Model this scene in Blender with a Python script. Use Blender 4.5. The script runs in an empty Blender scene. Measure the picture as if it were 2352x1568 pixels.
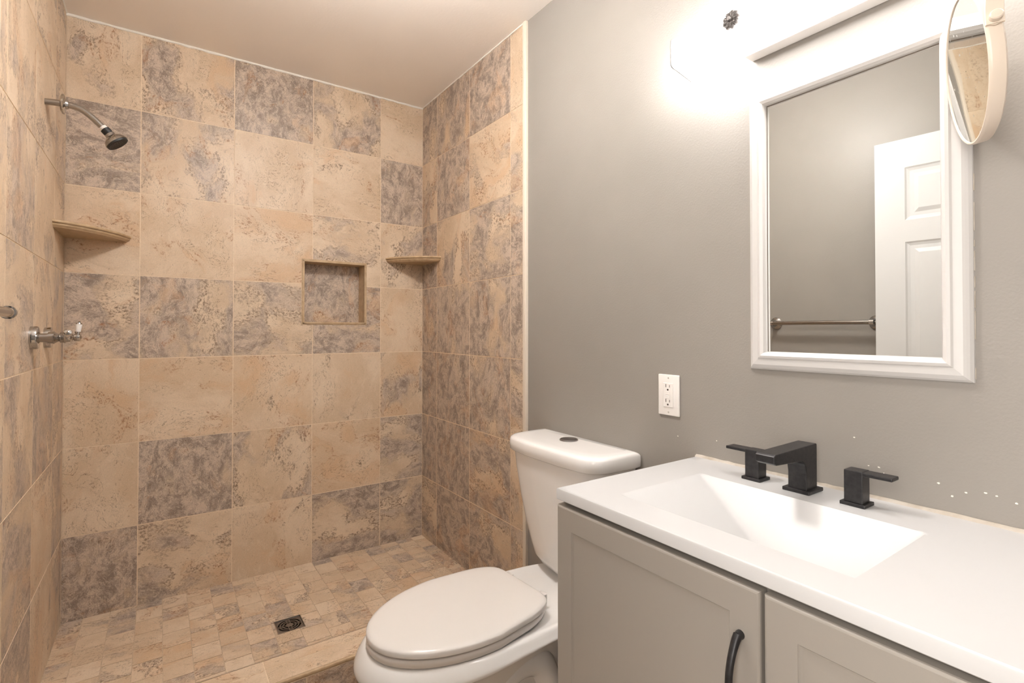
import bpy, bmesh, math, random
from mathutils import Vector, Matrix
random.seed(11)
R = math.radians
sc = bpy.context.scene
col = sc.collection

# ------------------------------------------------------------------ camera
cd = bpy.data.cameras.new('camera'); cam = bpy.data.objects.new('camera', cd); col.objects.link(cam)
cd.sensor_fit = 'HORIZONTAL'; cd.sensor_width = 36.0
cd.lens = 1171.87 / 2352 * 36.0
cd.shift_x = 0.0
cd.shift_y = -(784 - 744.08) / 2352
cd.clip_start = 0.02
cam.location = (0, 0, 1.1161)
cam.rotation_euler = (R(90 + 0.6794), 0, R(-34.607))
sc.camera = cam

# ------------------------------------------------------------------ world, exposure
w = bpy.data.worlds.new('world'); sc.world = w; w.use_nodes = True
w.node_tree.nodes['Background'].inputs[0].default_value = (1, .95, .9, 1)
w.node_tree.nodes['Background'].inputs[1].default_value = .3
sc.view_settings.view_transform = 'Standard'
sc.view_settings.look = 'None'
sc.view_settings.gamma = 1
sc.view_settings.use_curve_mapping = False
sc.view_settings.exposure = 0.30

GLASS_POWER = 15.5        # frosted vanity shade
BULB_W = 0.5              # each vanity bulb
CEIL_FILL_POWER = 72.0         # unseen ceiling dome, added as fill
HALL_FILL_W = 36.0  # added fill from the hall side
WARM = (1.0, .975, .955)

def area_light(name, loc, rot, sx, sy, watts, color):
    l = bpy.data.lights.new(name, 'AREA'); l.shape = 'RECTANGLE'; l.size = sx; l.size_y = sy
    l.energy = watts; l.color = color
    o = bpy.data.objects.new(name, l); col.objects.link(o); o.location = loc; o.rotation_euler = rot
    return o
# fill light added in the unseen hall, shining through the open doorway
area_light('hall_fill', (-.95, -.27, 1.5), (0, R(90), 0), 1.4, .7, HALL_FILL_W, (1, .95, .9)).rotation_euler = (0, R(-90), 0)
for k, y in enumerate((.66, .50, .34, .18)):
    l = bpy.data.lights.new('vanity_bulb', 'POINT'); l.energy = BULB_W; l.color = WARM; l.shadow_soft_size = .028
    o = bpy.data.objects.new('vanity_bulb', l); col.objects.link(o); o.location = (1.108, y, 1.816)

# ------------------------------------------------------------------ constants of the room
CHIPS = [(0.4389, 0.8445, 0.0012), (0.4208, 0.845, 0.0018), (0.4643, 0.8967, 0.0014), (0.327, 0.8371, 0.0019), (0.3079, 0.8185, 0.0019), (0.2886, 0.8297, 0.0015), (0.2626, 0.8358, 0.0018), (0.2482, 0.8344, 0.0015), (0.2241, 0.8286, 0.0018), (0.7784, 0.8337, 0.0012), (0.8969, 0.8257, 0.0014), (0.4128, 0.8356, 0.0008)]
XR, XL, YB, ZC = 1.168, -.3007, 2.547, 2.3209
FLOOR = -.105; SHZ = .015; YN = -1.0; T = .334
TRIM_Y = 1.600

# ------------------------------------------------------------------ materials
def mat(name, color=(.8, .8, .8), rough=.5, metal=0.0, **kw):
    m = bpy.data.materials.new(name); m.use_nodes = True
    b = m.node_tree.nodes['Principled BSDF']
    b.inputs['Base Color'].default_value = (*color, 1); b.inputs['Roughness'].default_value = rough
    b.inputs['Metallic'].default_value = metal
    for k, v in kw.items():
        b.inputs[k.replace('_', ' ')].default_value = v
    return m
def N(m, t, **kw):
    n = m.node_tree.nodes.new(t)
    for k, v in kw.items(): setattr(n, k, v)
    return n
def L(m, a, b): m.node_tree.links.new(a, b)
def add_bump(m, scale, strength, dist=.002, detail=3, coord='Object'):
    tc = N(m, 'ShaderNodeTexCoord'); nz = N(m, 'ShaderNodeTexNoise'); bp = N(m, 'ShaderNodeBump')
    nz.inputs['Scale'].default_value = scale; nz.inputs['Detail'].default_value = detail
    bp.inputs['Strength'].default_value = strength; bp.inputs['Distance'].default_value = dist
    L(m, tc.outputs[coord], nz.inputs['Vector']); L(m, nz.outputs['Fac'], bp.inputs['Height'])
    L(m, bp.outputs['Normal'], m.node_tree.nodes['Principled BSDF'].inputs['Normal'])
    return nz
def speckle(m, c1, c2, scale, lo=.35, hi=.65, detail=4):
    tc = N(m, 'ShaderNodeTexCoord'); nz = N(m, 'ShaderNodeTexNoise'); cr = N(m, 'ShaderNodeValToRGB')
    nz.inputs['Scale'].default_value = scale; nz.inputs['Detail'].default_value = detail
    cr.color_ramp.elements[0].position = lo; cr.color_ramp.elements[0].color = (*c1, 1)
    cr.color_ramp.elements[1].position = hi; cr.color_ramp.elements[1].color = (*c2, 1)
    L(m, tc.outputs['Object'], nz.inputs['Vector']); L(m, nz.outputs['Fac'], cr.inputs['Fac'])
    L(m, cr.outputs['Color'], m.node_tree.nodes['Principled BSDF'].inputs['Base Color'])

def paint_wall_material():
    m = mat('wall_paint', (.47, .445, .40), .42)
    b = m.node_tree.nodes['Principled BSDF']; b.inputs['Specular IOR Level'].default_value = .35
    tc = N(m, 'ShaderNodeTexCoord')
    nz = N(m, 'ShaderNodeTexNoise'); nz.inputs['Scale'].default_value = 210; nz.inputs['Detail'].default_value = 1.5
    bp = N(m, 'ShaderNodeBump'); bp.inputs['Strength'].default_value = .3; bp.inputs['Distance'].default_value = .001
    L(m, tc.outputs['Object'], nz.inputs['Vector']); L(m, nz.outputs['Fac'], bp.inputs['Height']); L(m, bp.outputs['Normal'], b.inputs['Normal'])
    # slight roller mottling
    n2 = N(m, 'ShaderNodeTexNoise'); n2.inputs['Scale'].default_value = 3.0; n2.inputs['Detail'].default_value = 4
    cr = N(m, 'ShaderNodeValToRGB')
    cr.color_ramp.elements[0].position = .3; cr.color_ramp.elements[0].color = (.272, .249, .225, 1)
    cr.color_ramp.elements[1].position = .7; cr.color_ramp.elements[1].color = (.295, .270, .244, 1)
    L(m, tc.outputs['Object'], n2.inputs['Vector']); L(m, n2.outputs['Fac'], cr.inputs['Fac'])
    L(m, cr.outputs['Color'], b.inputs['Base Color'])
    return m

def travertine():
    m = bpy.data.materials.new('travertine_tile'); m.use_nodes = True
    nt = m.node_tree; b = nt.nodes['Principled BSDF']
    def math_(op, a, c=None, clamp=False):
        n = N(m, 'ShaderNodeMath', operation=op, use_clamp=clamp)
        for i, v in enumerate((a, c)):
            if v is None: continue
            if isinstance(v, (int, float)): n.inputs[i].default_value = v
            else: L(m, v, n.inputs[i])
        return n.outputs[0]
    def sstep(v, lo, hi):
        n = N(m, 'ShaderNodeMapRange', interpolation_type='SMOOTHSTEP')
        L(m, v, n.inputs['Value']); n.inputs['From Min'].default_value = lo; n.inputs['From Max'].default_value = hi
        return n.outputs['Result']
    def noise(vec, scale, detail=6, rough=.55, dist=0.0):
        n = N(m, 'ShaderNodeTexNoise'); n.inputs['Scale'].default_value = scale; n.inputs['Detail'].default_value = detail
        n.inputs['Roughness'].default_value = rough; n.inputs['Distortion'].default_value = dist
        L(m, vec, n.inputs['Vector']); return n
    def mix(f, a, c):
        n = N(m, 'ShaderNodeMix', data_type='RGBA')
        if isinstance(f, (int, float)): n.inputs[0].default_value = f
        else: L(m, f, n.inputs[0])
        for i, v in ((6, a), (7, c)):
            if isinstance(v, tuple): n.inputs[i].default_value = (*v, 1)
            else: L(m, v, n.inputs[i])
        return n.outputs[2]
    def mul(a, f):   # colour * value
        n = N(m, 'ShaderNodeVectorMath', operation='SCALE'); L(m, a, n.inputs[0]); L(m, f, n.inputs['Scale']); return n.outputs[0]
    uv = N(m, 'ShaderNodeUVMap'); uv.uv_map = 'UVMap'
    mp = N(m, 'ShaderNodeMapping'); mp.inputs['Rotation'].default_value = (0, 0, R(28)); mp.inputs['Scale'].default_value = (1.05, 1.45, 1)
    L(m, uv.outputs['UV'], mp.inputs['Vector']); V = mp.outputs['Vector']
    ga = N(m, 'ShaderNodeAttribute'); ga.attribute_name = 'grey'; G = ga.outputs['Fac']
    wa = N(m, 'ShaderNodeAttribute'); wa.attribute_name = 'warm'; W = wa.outputs['Fac']
    # warp
    wn = noise(V, 4.0, 3); sub = N(m, 'ShaderNodeVectorMath', operation='SUBTRACT'); L(m, wn.outputs['Color'], sub.inputs[0]); sub.inputs[1].default_value = (.5, .5, .5)
    scn = N(m, 'ShaderNodeVectorMath', operation='SCALE'); L(m, sub.outputs[0], scn.inputs[0]); scn.inputs['Scale'].default_value = .22
    ad = N(m, 'ShaderNodeVectorMath', operation='ADD'); L(m, V, ad.inputs[0]); L(m, scn.outputs[0], ad.inputs[1]); Wv = ad.outputs[0]
    nA = noise(Wv, 4.6, 5, .5, .25).outputs['Fac']
    nB = noise(Wv, 17, 12, .74, .15).outputs['Fac']
    nC = noise(V, 75, 9, .78).outputs['Fac']
    nF = noise(V, 190, 4, .7).outputs['Fac']
    nD = noise(Wv, 6.5, 12, .66, .5).outputs['Fac']
    nE = noise(Wv, 3.2, 3, .5).outputs['Fac']
    # grey cloud mask with granular, torn edges
    ng = math_('ADD', math_('ADD', nA, math_('MULTIPLY', math_('SUBTRACT', G, .5), .46)), math_('ADD', math_('MULTIPLY', math_('SUBTRACT', nC, .5), .16), math_('MULTIPLY', math_('SUBTRACT', nB, .5), .22)))
    mG = sstep(ng, .48, .62)
    # beige ground, nearly even
    beige = mix(sstep(nE, .36, .64), (.60, .46, .325), (.71, .575, .435))
    beige = mix(math_('MULTIPLY', sstep(nB, .5, .68), .5), beige, (.53, .385, .255))
    beige = mix(math_('MULTIPLY', sstep(nB, .47, .36), .45), beige, (.73, .61, .47))
    beige = mix(math_('MULTIPLY', W, .34), beige, (.66, .47, .305))
    # grey zone: mottled taupe
    mot = math_('ADD', math_('MULTIPLY', nB, .62), math_('ADD', math_('MULTIPLY', nC, .22), math_('MULTIPLY', nF, .16)))
    grey = mix(sstep(mot, .43, .57), (.215, .170, .145), (.55, .445, .365))
    lines = math_('SINE', math_('MULTIPLY', math_('ADD', nD, math_('MULTIPLY', nA, .6)), 58.0))
    grey = mix(math_('MULTIPLY', sstep(lines, .86, 1.0), .55), grey, (.66, .53, .41))
    grey = mix(math_('MULTIPLY', math_('MULTIPLY', sstep(lines, -.90, -1.0), sstep(nC, .42, .58)), .6), grey, (.17, .12, .09))
    c = mix(math_('MULTIPLY', mG, .9), beige, grey)
    # lacy brown rim where grey meets beige
    lace = sstep(nC, .46, .57)
    rimw = math_('MULTIPLY', sstep(math_('ABSOLUTE', math_('SUBTRACT', ng, .525)), .062, .006), math_('MULTIPLY', lace, sstep(nE, .38, .58)))
    c = mix(math_('MULTIPLY', rimw, .88), c, (.165, .105, .065))
    # rust clouds and lace
    rn = noise(Wv, 5.5, 8, .6, .6)
    sep = N(m, 'ShaderNodeSeparateColor'); L(m, rn.outputs['Color'], sep.inputs[0]); rv = math_('ADD', sep.outputs[1], math_('MULTIPLY', W, .15))
    c = mix(math_('MULTIPLY', sstep(rv, .57, .74), .38), c, (.60, .36, .19))
    rust = math_('MULTIPLY', math_('MULTIPLY', sstep(math_('ABSOLUTE', math_('SUBTRACT', rv, .635)), .040, .004), sstep(nC, .47, .58)), sstep(noise(V, 5.0, 2).outputs['Fac'], .46, .58))
    c = mix(math_('MULTIPLY', rust, .8), c, (.30, .135, .06))
    # broken hair veins
    pn = sstep(noise(V, 3.6, 3).outputs['Fac'], .44, .56)
    v1 = sstep(math_('ABSOLUTE', math_('SUBTRACT', nD, .5)), .0085, .0015)
    v2 = sstep(math_('ABSOLUTE', math_('SUBTRACT', nD, .565)), .007, .001)
    vein = math_('MULTIPLY', math_('MAXIMUM', v1, v2), math_('MULTIPLY', pn, sstep(nC, .43, .56)))
    c = mix(math_('MULTIPLY', vein, .9), c, (.14, .085, .05))
    # pits and flecks
    pit = noise(V, 42, 9, .8).outputs['Fac']
    c = mix(math_('MULTIPLY', sstep(pit, .59, .655), .75), c, (.22, .14, .085))
    c = mix(math_('MULTIPLY', sstep(nF, .66, .74), .35), c, (.80, .68, .52))
    gr = math_('ADD', .62, math_('ADD', math_('MULTIPLY', nF, .54), math_('MULTIPLY', nC, .24)))
    c = mul(c, gr)
    L(m, c, b.inputs['Base Color'])
    b.inputs['Roughness'].default_value = .42; b.inputs['Specular IOR Level'].default_value = .4
    bp = N(m, 'ShaderNodeBump'); bp.inputs['Strength'].default_value = .25; bp.inputs['Distance'].default_value = .001
    L(m, nC, bp.inputs['Height']); L(m, bp.outputs['Normal'], b.inputs['Normal'])
    return m

M = {}
M['paint'] = paint_wall_material()
M['ceiling'] = mat('ceiling_paint', (.93, .865, .80), .45); add_bump(M['ceiling'], 110, .2)
M['tile'] = travertine()
M['grout'] = mat('cream_grout', (.74, .60, .45), .8); speckle(M['grout'], (.70, .56, .41), (.80, .66, .50), 60)
M['floor_grout'] = mat('tan_floor_grout', (.56, .44, .32), .8); speckle(M['floor_grout'], (.50, .39, .28), (.62, .49, .36), 60)
M['stone_edge'] = mat('beige_tile_edge', (.50, .36, .22), .5); speckle(M['stone_edge'], (.43, .30, .175), (.57, .42, .265), 45, .3, .7, 8)
M['caulk'] = mat('caulk', (.78, .70, .60), .6); speckle(M['caulk'], (.40, .345, .28), (.52, .47, .41), 30)
M['caulk_white'] = mat('white_caulk', (.84, .80, .73), .6); add_bump(M['caulk_white'], 60, .4, .003)
M['trim_cream'] = mat('cream_bullnose', (.74, .655, .55), .4); add_bump(M['trim_cream'], 20, .1)
M['porcelain'] = mat('white_porcelain', (.89, .865, .84), .12); M['porcelain'].node_tree.nodes['Principled BSDF'].inputs['Coat Weight'].default_value = .3
add_bump(M['porcelain'], 4, .03, .004)
M['seat'] = mat('white_seat_plastic', (.74, .70, .665), .25); add_bump(M['seat'], 300, .03)
M['counter'] = mat('white_cultured_marble', (.605, .602, .60), .22); add_bump(M['counter'], 3, .02)
M['cabinet'] = mat('greige_cabinet_paint', (.335, .307, .272), .38); add_bump(M['cabinet'], 90, .06, .001)
M['cab_dark'] = mat('cabinet_interior', (.16, .13, .10), .7); add_bump(M['cab_dark'], 30, .2)
M['black'] = mat('matte_black_metal', (.022, .021, .022), .38, .3); speckle(M['black'], (.018, .017, .018), (.032, .030, .031), 120)
M['chrome'] = mat('brushed_nickel', (.38, .365, .35), .16, 1.0); add_bump(M['chrome'], 400, .03, .0005)
M['polished'] = mat('polished_chrome', (.52, .51, .50), .06, 1.0); add_bump(M['polished'], 8, .02)
M['dark_metal'] = mat('drain_steel', (.28, .26, .25), .3, 1.0); add_bump(M['dark_metal'], 200, .1)
M['hole'] = mat('dark_void', (.01, .009, .008), .9); add_bump(M['hole'], 50, .1)
M['rubber'] = mat('black_rubber', (.008, .008, .009), .55); add_bump(M['rubber'], 150, .1)
M['tape'] = mat('thread_tape', (.75, .72, .68), .6); add_bump(M['tape'], 200, .3)
M['frame'] = mat('white_frame_paint', (.60, .58, .56), .35)
def brush(m):
    tc = N(m, 'ShaderNodeTexCoord'); mp = N(m, 'ShaderNodeMapping'); mp.inputs['Scale'].default_value = (60, 6, 60)
    nz = N(m, 'ShaderNodeTexNoise'); nz.inputs['Scale'].default_value = 3; bp = N(m, 'ShaderNodeBump')
    bp.inputs['Strength'].default_value = .2; bp.inputs['Distance'].default_value = .001
    L(m, tc.outputs['Object'], mp.inputs['Vector']); L(m, mp.outputs['Vector'], nz.inputs['Vector']); L(m, nz.outputs['Fac'], bp.inputs['Height'])
    L(m, bp.outputs['Normal'], m.node_tree.nodes['Principled BSDF'].inputs['Normal'])
brush(M['frame'])
M['mirror'] = mat('mirror_silver', (.90, .905, .885), .0, 1.0)
_n = N(M['mirror'], 'ShaderNodeTexNoise'); _n.inputs['Scale'].default_value = 5; _r = N(M['mirror'], 'ShaderNodeValToRGB')
_r.color_ramp.elements[0].color = (.885, .89, .87, 1); _r.color_ramp.elements[1].color = (.91, .915, .895, 1)
L(M['mirror'], _n.outputs['Fac'], _r.inputs['Fac']); L(M['mirror'], _r.outputs['Color'], M['mirror'].node_tree.nodes['Principled BSDF'].inputs['Base Color'])
M['dusty_mirror'] = mat('dusty_mirror', (.60, .605, .585), .03, 1.0)
def dusty(m):
    b = m.node_tree.nodes['Principled BSDF']; tc = N(m, 'ShaderNodeTexCoord')
    v = N(m, 'ShaderNodeTexNoise'); v.inputs['Scale'].default_value = 120; v.inputs['Detail'].default_value = 3
    cr = N(m, 'ShaderNodeValToRGB'); cr.color_ramp.elements[0].position = .66; cr.color_ramp.elements[0].color = (.02,) * 3 + (1,)
    cr.color_ramp.elements[1].position = .74; cr.color_ramp.elements[1].color = (.5,) * 3 + (1,)
    L(m, tc.outputs['Object'], v.inputs['Vector']); L(m, v.outputs['Fac'], cr.inputs['Fac']); L(m, cr.outputs['Color'], b.inputs['Roughness'])
dusty(M['dusty_mirror'])
M['cream_plastic'] = mat('almond_plastic', (.72, .62, .52), .35); add_bump(M['cream_plastic'], 60, .05)
M['outlet'] = mat('outlet_plastic', (.84, .80, .76), .3); add_bump(M['outlet'], 60, .03)
M['slot'] = mat('outlet_slot', (.05, .035, .025), .7); add_bump(M['slot'], 60, .05)
M['screw'] = mat('painted_screw', (.62, .57, .52), .4, .3); add_bump(M['screw'], 60, .05)
M['door'] = mat('white_door_paint', (.64, .635, .625), .35); add_bump(M['door'], 70, .05)
M['knob'] = mat('antique_silver', (.20, .18, .175), .55, .4); speckle(M['knob'], (.10, .09, .085), (.24, .22, .21), 150)
M['base_plate'] = mat('white_enamel', (.82, .80, .78), .3); speckle(M['base_plate'], (.60, .42, .25), (.82, .80, .78), 25, .24, .32)
M['glass_edge'] = mat('ground_glass_edge', (.16, .155, .15), .6); add_bump(M['glass_edge'], 80, .1)
def emis(name, color, s):
    m = bpy.data.materials.new(name); m.use_nodes = True; b = m.node_tree.nodes['Principled BSDF']
    b.inputs['Base Color'].default_value = (.8, .8, .8, 1); b.inputs['Roughness'].default_value = .25
    b.inputs['Emission Color'].default_value = (*color, 1); b.inputs['Emission Strength'].default_value = s
    nz = N(m, 'ShaderNodeTexNoise'); nz.inputs['Scale'].default_value = 6
    mr = N(m, 'ShaderNodeMapRange'); mr.inputs['To Min'].default_value = s * .95; mr.inputs['To Max'].default_value = s * 1.05
    L(m, nz.outputs['Fac'], mr.inputs['Value']); L(m, mr.outputs['Result'], b.inputs['Emission Strength'])
    return m
M['glow'] = emis('lit_frosted_glass', WARM, GLASS_POWER)
M['etch'] = emis('etched_glass', WARM, GLASS_POWER * .6)
M['dome'] = emis('fill_dome_glass', (1, .975, .95), CEIL_FILL_POWER)
M['bulb'] = emis('lit_bulb', WARM, 12)

# ------------------------------------------------------------------ mesh helpers
class MB:
    def __init__(s): s.bm = bmesh.new()
    def box(s, a, b, bevel=0.0, seg=2, mi=0, mtx=None):
        x0, x1 = sorted((a[0], b[0])); y0, y1 = sorted((a[1], b[1])); z0, z1 = sorted((a[2], b[2]))
        t = bmesh.new(); bmesh.ops.create_cube(t, size=1)
        for v in t.verts: v.co = Vector(((x0 + x1) / 2 + v.co.x * (x1 - x0), (y0 + y1) / 2 + v.co.y * (y1 - y0), (z0 + z1) / 2 + v.co.z * (z1 - z0)))
        if bevel: bmesh.ops.bevel(t, geom=t.edges[:], offset=bevel, segments=seg, profile=.5, affect='EDGES')
        s.merge(t, mtx, mi); return s
    def merge(s, t, mtx=None, mi=0):
        if mtx is not None: bmesh.ops.transform(t, matrix=mtx, verts=t.verts)
        mp = {v: s.bm.verts.new(v.co) for v in t.verts}
        for f in t.faces:
            try:
                nf = s.bm.faces.new([mp[v] for v in f.verts]); nf.material_index = mi; nf.smooth = f.smooth
            except ValueError: pass
        t.free()
    def quad(s, pts, mi=0):
        f = s.bm.faces.new([s.bm.verts.new(p) for p in pts]); f.material_index = mi; return f
    def loft(s, rings, cap0=True, cap1=True, closed=True, mi=0):
        vs = [[s.bm.verts.new(p) for p in r] for r in rings]; n = len(rings[0])
        for a, b in zip(vs, vs[1:]):
            for i in range(n if closed else n - 1):
                j = (i + 1) % n
                f = s.bm.faces.new((a[i], a[j], b[j], b[i])); f.material_index = mi
        if cap0: s.bm.faces.new(vs[0][::-1]).material_index = mi
        if cap1: s.bm.faces.new(vs[-1]).material_index = mi
        return s
    def lathe(s, prof, origin, axis, n=28, mi=0, cap=True):
        """prof: list of (t along axis, radius)"""
        ax = Vector(axis).normalized(); u = ax.orthogonal().normalized(); v = ax.cross(u); O = Vector(origin)
        rings = [[O + ax * t + (u * math.cos(2 * math.pi * k / n) + v * math.sin(2 * math.pi * k / n)) * max(r, 1e-5) for k in range(n)] for t, r in prof]
        return s.loft(rings, cap, cap, mi=mi)
    def tube(s, pts, r, n=14, mi=0, squash=None):
        pts = [Vector(p) for p in pts]; rings = []
        t0 = (pts[1] - pts[0]).normalized(); u = t0.orthogonal().normalized()
        for i, p in enumerate(pts):
            t = (pts[min(i + 1, len(pts) - 1)] - pts[max(i - 1, 0)]).normalized()
            u = (u - t * u.dot(t)).normalized(); v = t.cross(u)
            rr = r[i] if isinstance(r, (list, tuple)) else r
            rings.append([p + (u * math.cos(2 * math.pi * k / n) + v * math.sin(2 * math.pi * k / n)) * rr for k in range(n)])
        return s.loft(rings, mi=mi)
    def prism(s, poly, axis, a, b, mi=0):
        """poly: 2D points in the plane normal to axis (0,1,2) extruded from a to b"""
        def P(p, t):
            q = list(p); q.insert(axis, t); return Vector(q)
        return s.loft([[P(p, a) for p in poly], [P(p, b) for p in poly]], mi=mi)
    def build(s, name, m, parent=None, smooth=False, angle=35, bevel=0, subsurf=0):
        bmesh.ops.recalc_face_normals(s.bm, faces=s.bm.faces[:])
        me = bpy.data.meshes.new(name); 
        o = bpy.data.objects.new(name, me); col.objects.link(o)
        if parent is not None:
            bmesh.ops.translate(s.bm, vec=-world_loc(parent), verts=s.bm.verts[:]); o.parent = parent
        s.bm.to_mesh(me); s.bm.free()
        for k in (m if isinstance(m, (list, tuple)) else [m]): me.materials.append(M[k])
        if smooth:
            me.shade_smooth()
            try: me.set_sharp_from_angle(angle=R(angle))
            except Exception: pass
        if bevel:
            md = o.modifiers.new('bevel', 'BEVEL'); md.width = bevel; md.segments = 2; md.limit_method = 'ANGLE'
        if subsurf:
            md = o.modifiers.new('sub', 'SUBSURF'); md.levels = md.render_levels = subsurf
        return o
def world_loc(o):
    v = Vector(o.location); p = o.parent
    while p is not None: v += Vector(p.location); p = p.parent
    return v
def thing(name, label, cat, loc, group=None):
    o = bpy.data.objects.new(name, None); col.objects.link(o); o.location = loc; o.empty_display_size = .05
    o['label'] = label; o['category'] = cat
    if group: o['group'] = group
    return o
def tag(o, label, cat, group=None):
    o['label'] = label; o['category'] = cat
    if group: o['group'] = group
    return o
def struct(o): o['kind'] = 'structure'; return o
def arc(c, r, a0, a1, n):
    return [(c[0] + r * math.cos(R(a0 + (a1 - a0) * i / n)), c[1] + r * math.sin(R(a0 + (a1 - a0) * i / n))) for i in range(n + 1)]
def smooth_path(pts, n=6):
    out = []; P = [Vector(p) for p in pts]
    for i in range(len(P) - 1):
        p0 = P[max(i - 1, 0)]; p1 = P[i]; p2 = P[i + 1]; p3 = P[min(i + 2, len(P) - 1)]
        for k in range(n):
            t = k / n
            out.append(.5 * ((2 * p1) + (p2 - p0) * t + (2 * p0 - 5 * p1 + 4 * p2 - p3) * t * t + (-p0 + 3 * p1 - 3 * p2 + p3) * t ** 3))
    out.append(P[-1]); return out

# ------------------------------------------------------------------ tiled surfaces
def rect_minus(r, h):
    if h is None: return [r]
    x0, y0, x1, y1 = r; a, b, c, d = h
    a, c = max(a, x0), min(c, x1); b, d = max(b, y0), min(d, y1)
    if a >= c or b >= d: return [r]
    out = []
    if a > x0: out.append((x0, y0, a, y1))
    if c < x1: out.append((c, y0, x1, y1))
    if b > y0: out.append((a, y0, c, b))
    if d < y1: out.append((a, d, c, y1))
    return out
def tile_mesh(name, to3d, cells, extent, normal, hole=None, gap=.0017, slab=.05, parent=None, mats=('tile', 'grout')):
    """cells: (u0, v0, u1, v1, grey, warm[, rot]); to3d(u, v, depth) maps wall coordinates to the room"""
    bm = bmesh.new(); uvl = bm.loops.layers.uv.new('UVMap')
    gl = bm.faces.layers.float.new('grey'); wl = bm.faces.layers.float.new('warm')
    def face(pts, mi, g=0, wm=0, uvs=None):
        f = bm.faces.new([bm.verts.new(p) for p in pts]); f.material_index = mi; f[gl] = g; f[wl] = wm
        if uvs:
            for l, q in zip(f.loops, uvs): l[uvl].uv = q
        f.normal_update()
        if f.normal.dot(Vector(normal)) < -.5: f.normal_flip()
    for c in cells:
        u0, v0, u1, v1, g, wm = c[:6]; rot = R(c[6] if len(c) > 6 else random.choice((0, 90, 180, 270)))
        ox, oy = random.uniform(0, 60), random.uniform(0, 60); cs, sn = math.cos(rot), math.sin(rot)
        cu, cv = (u0 + u1) / 2, (v0 + v1) / 2
        for (a, b, cc, d) in rect_minus((u0 + gap, v0 + gap, u1 - gap, v1 - gap), hole):
            q = [(a, b), (cc, b), (cc, d), (a, d)]
            face([to3d(x, y, 0) for x, y in q], 0, g, wm, [(ox + (x - cu) * cs - (y - cv) * sn, oy + (x - cu) * sn + (y - cv) * cs) for x, y in q])
            n = 4
            for i in range(4):                       # thin tile edges down to the grout
                p, r2 = q[i], q[(i + 1) % 4]
                bm_pts = [to3d(p[0], p[1], 0), to3d(r2[0], r2[1], 0), to3d(r2[0], r2[1], -.0014), to3d(p[0], p[1], -.0014)]
                f = bm.faces.new([bm.verts.new(k) for k in bm_pts]); f.material_index = 1
    for (a, b, c2, d) in rect_minus(extent, hole):   # grout bed and wall body behind it
        q = [(a, b), (c2, b), (c2, d), (a, d)]
        face([to3d(x, y, -.0014) for x, y in q], 1)
        back = [to3d(x, y, -slab) for x, y in q]
        f = bm.faces.new([bm.verts.new(p) for p in back]); f.material_index = 1
        for i in range(4):
            p, r2 = q[i], q[(i + 1) % 4]
            f = bm.faces.new([bm.verts.new(k) for k in (to3d(*p, -.0014), to3d(*r2, -.0014), to3d(*r2, -slab), to3d(*p, -slab))]); f.material_index = 1
    me = bpy.data.meshes.new(name); bm.to_mesh(me); bm.free()
    for k in mats: me.materials.append(M[k])
    o = bpy.data.objects.new(name, me); col.objects.link(o)
    if parent: o.parent = parent
    return o
rows = [(7 - r) * T for r in range(0, 8)]; rows[0] = ZC; rows[7] = SHZ - .02
cA = -.0682
cx = [XL, cA, cA + T, cA + 2 * T, cA + 3 * T, XR]
# grey amount / rust amount per tile, read row by row from the ceiling down
GB = [[.30, .50, .88, .62, .12], [.82, .52, .05, .06, .80], [.10, .02, .04, .45, .42], [.68, .70, .55, .74, .12],
      [.08, .04, .22, .25, .40], [.02, .98, .42, .10, .60], [.86, .42, .25, .70, .66]]
WB = [[.1, .5, .4, .2, .3], [0, .3, .2, .2, 0], [.4, .5, .7, 0, .1], [.1, 0, 0, .2, .6], [.6, .5, .7, .2, .6], [.3, 0, .3, .9, 0], [.4, .2, .2, .1, 0]]
cells = []
for r in range(7):
    for c in range(5):
        cells.append((cx[c], rows[r + 1], cx[c + 1], rows[r], GB[r][c], WB[r][c]))
NX0, NX1, NZ0, NZ1 = .5615, .8495, 1.1540, 1.4430
wall_back = struct(tile_mesh('wall_back', lambda u, v, d: Vector((u, YB - d, v)), cells, (XL - .05, SHZ - .05, XR + .05, ZC), (0, -1, 0), hole=(NX0, NZ0, NX1, NZ1), slab=.12))

# niche lining
ND = .085
b_ = bmesh.new()
nic = tile_mesh('niche', lambda u, v, d: Vector((u, YB + ND - d, v)), [(NX0 - .02, NZ0 - .02, NX1 + .02, NZ1 + .02, .80, .55)], (NX0 - .02, NZ0 - .02, NX1 + .02, NZ1 + .02), (0, -1, 0), slab=.02)
struct(nic); nic.parent = wall_back
mb = MB()
mb.box((NX0 - .012, YB - .001, NZ0 - .012), (NX0 + .001, YB + ND, NZ1 + .012)); mb.box((NX1 - .001, YB - .001, NZ0 - .012), (NX1 + .012, YB + ND, NZ1 + .012))
mb.box((NX0, YB - .001, NZ0 - .012), (NX1, YB + ND, NZ0 + .001)); mb.box((NX0, YB - .001, NZ1 - .001), (NX1, YB + ND, NZ1 + .012))
o = mb.build('niche_lining', 'stone_edge', wall_back); struct(o)
mb = MB()   # slim bullnose around the opening
tw = .0075
for (a, b, c2, d) in ((NX0 - tw, NZ0 - tw, NX0 + .001, NZ1 + tw), (NX1 - .001, NZ0 - tw, NX1 + tw, NZ1 + tw), (NX0 - tw, NZ0 - tw, NX1 + tw, NZ0 + .001), (NX0 - tw, NZ1 - .001, NX1 + tw, NZ1 + tw)):
    mb.box((a, YB - .005, b), (c2, YB + .004, d), .0015)
o = mb.build('niche_trim', 'trim_cream', wall_back); struct(o)
o.data.materials.clear(); o.data.materials.append(M['stone_edge'])

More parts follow.
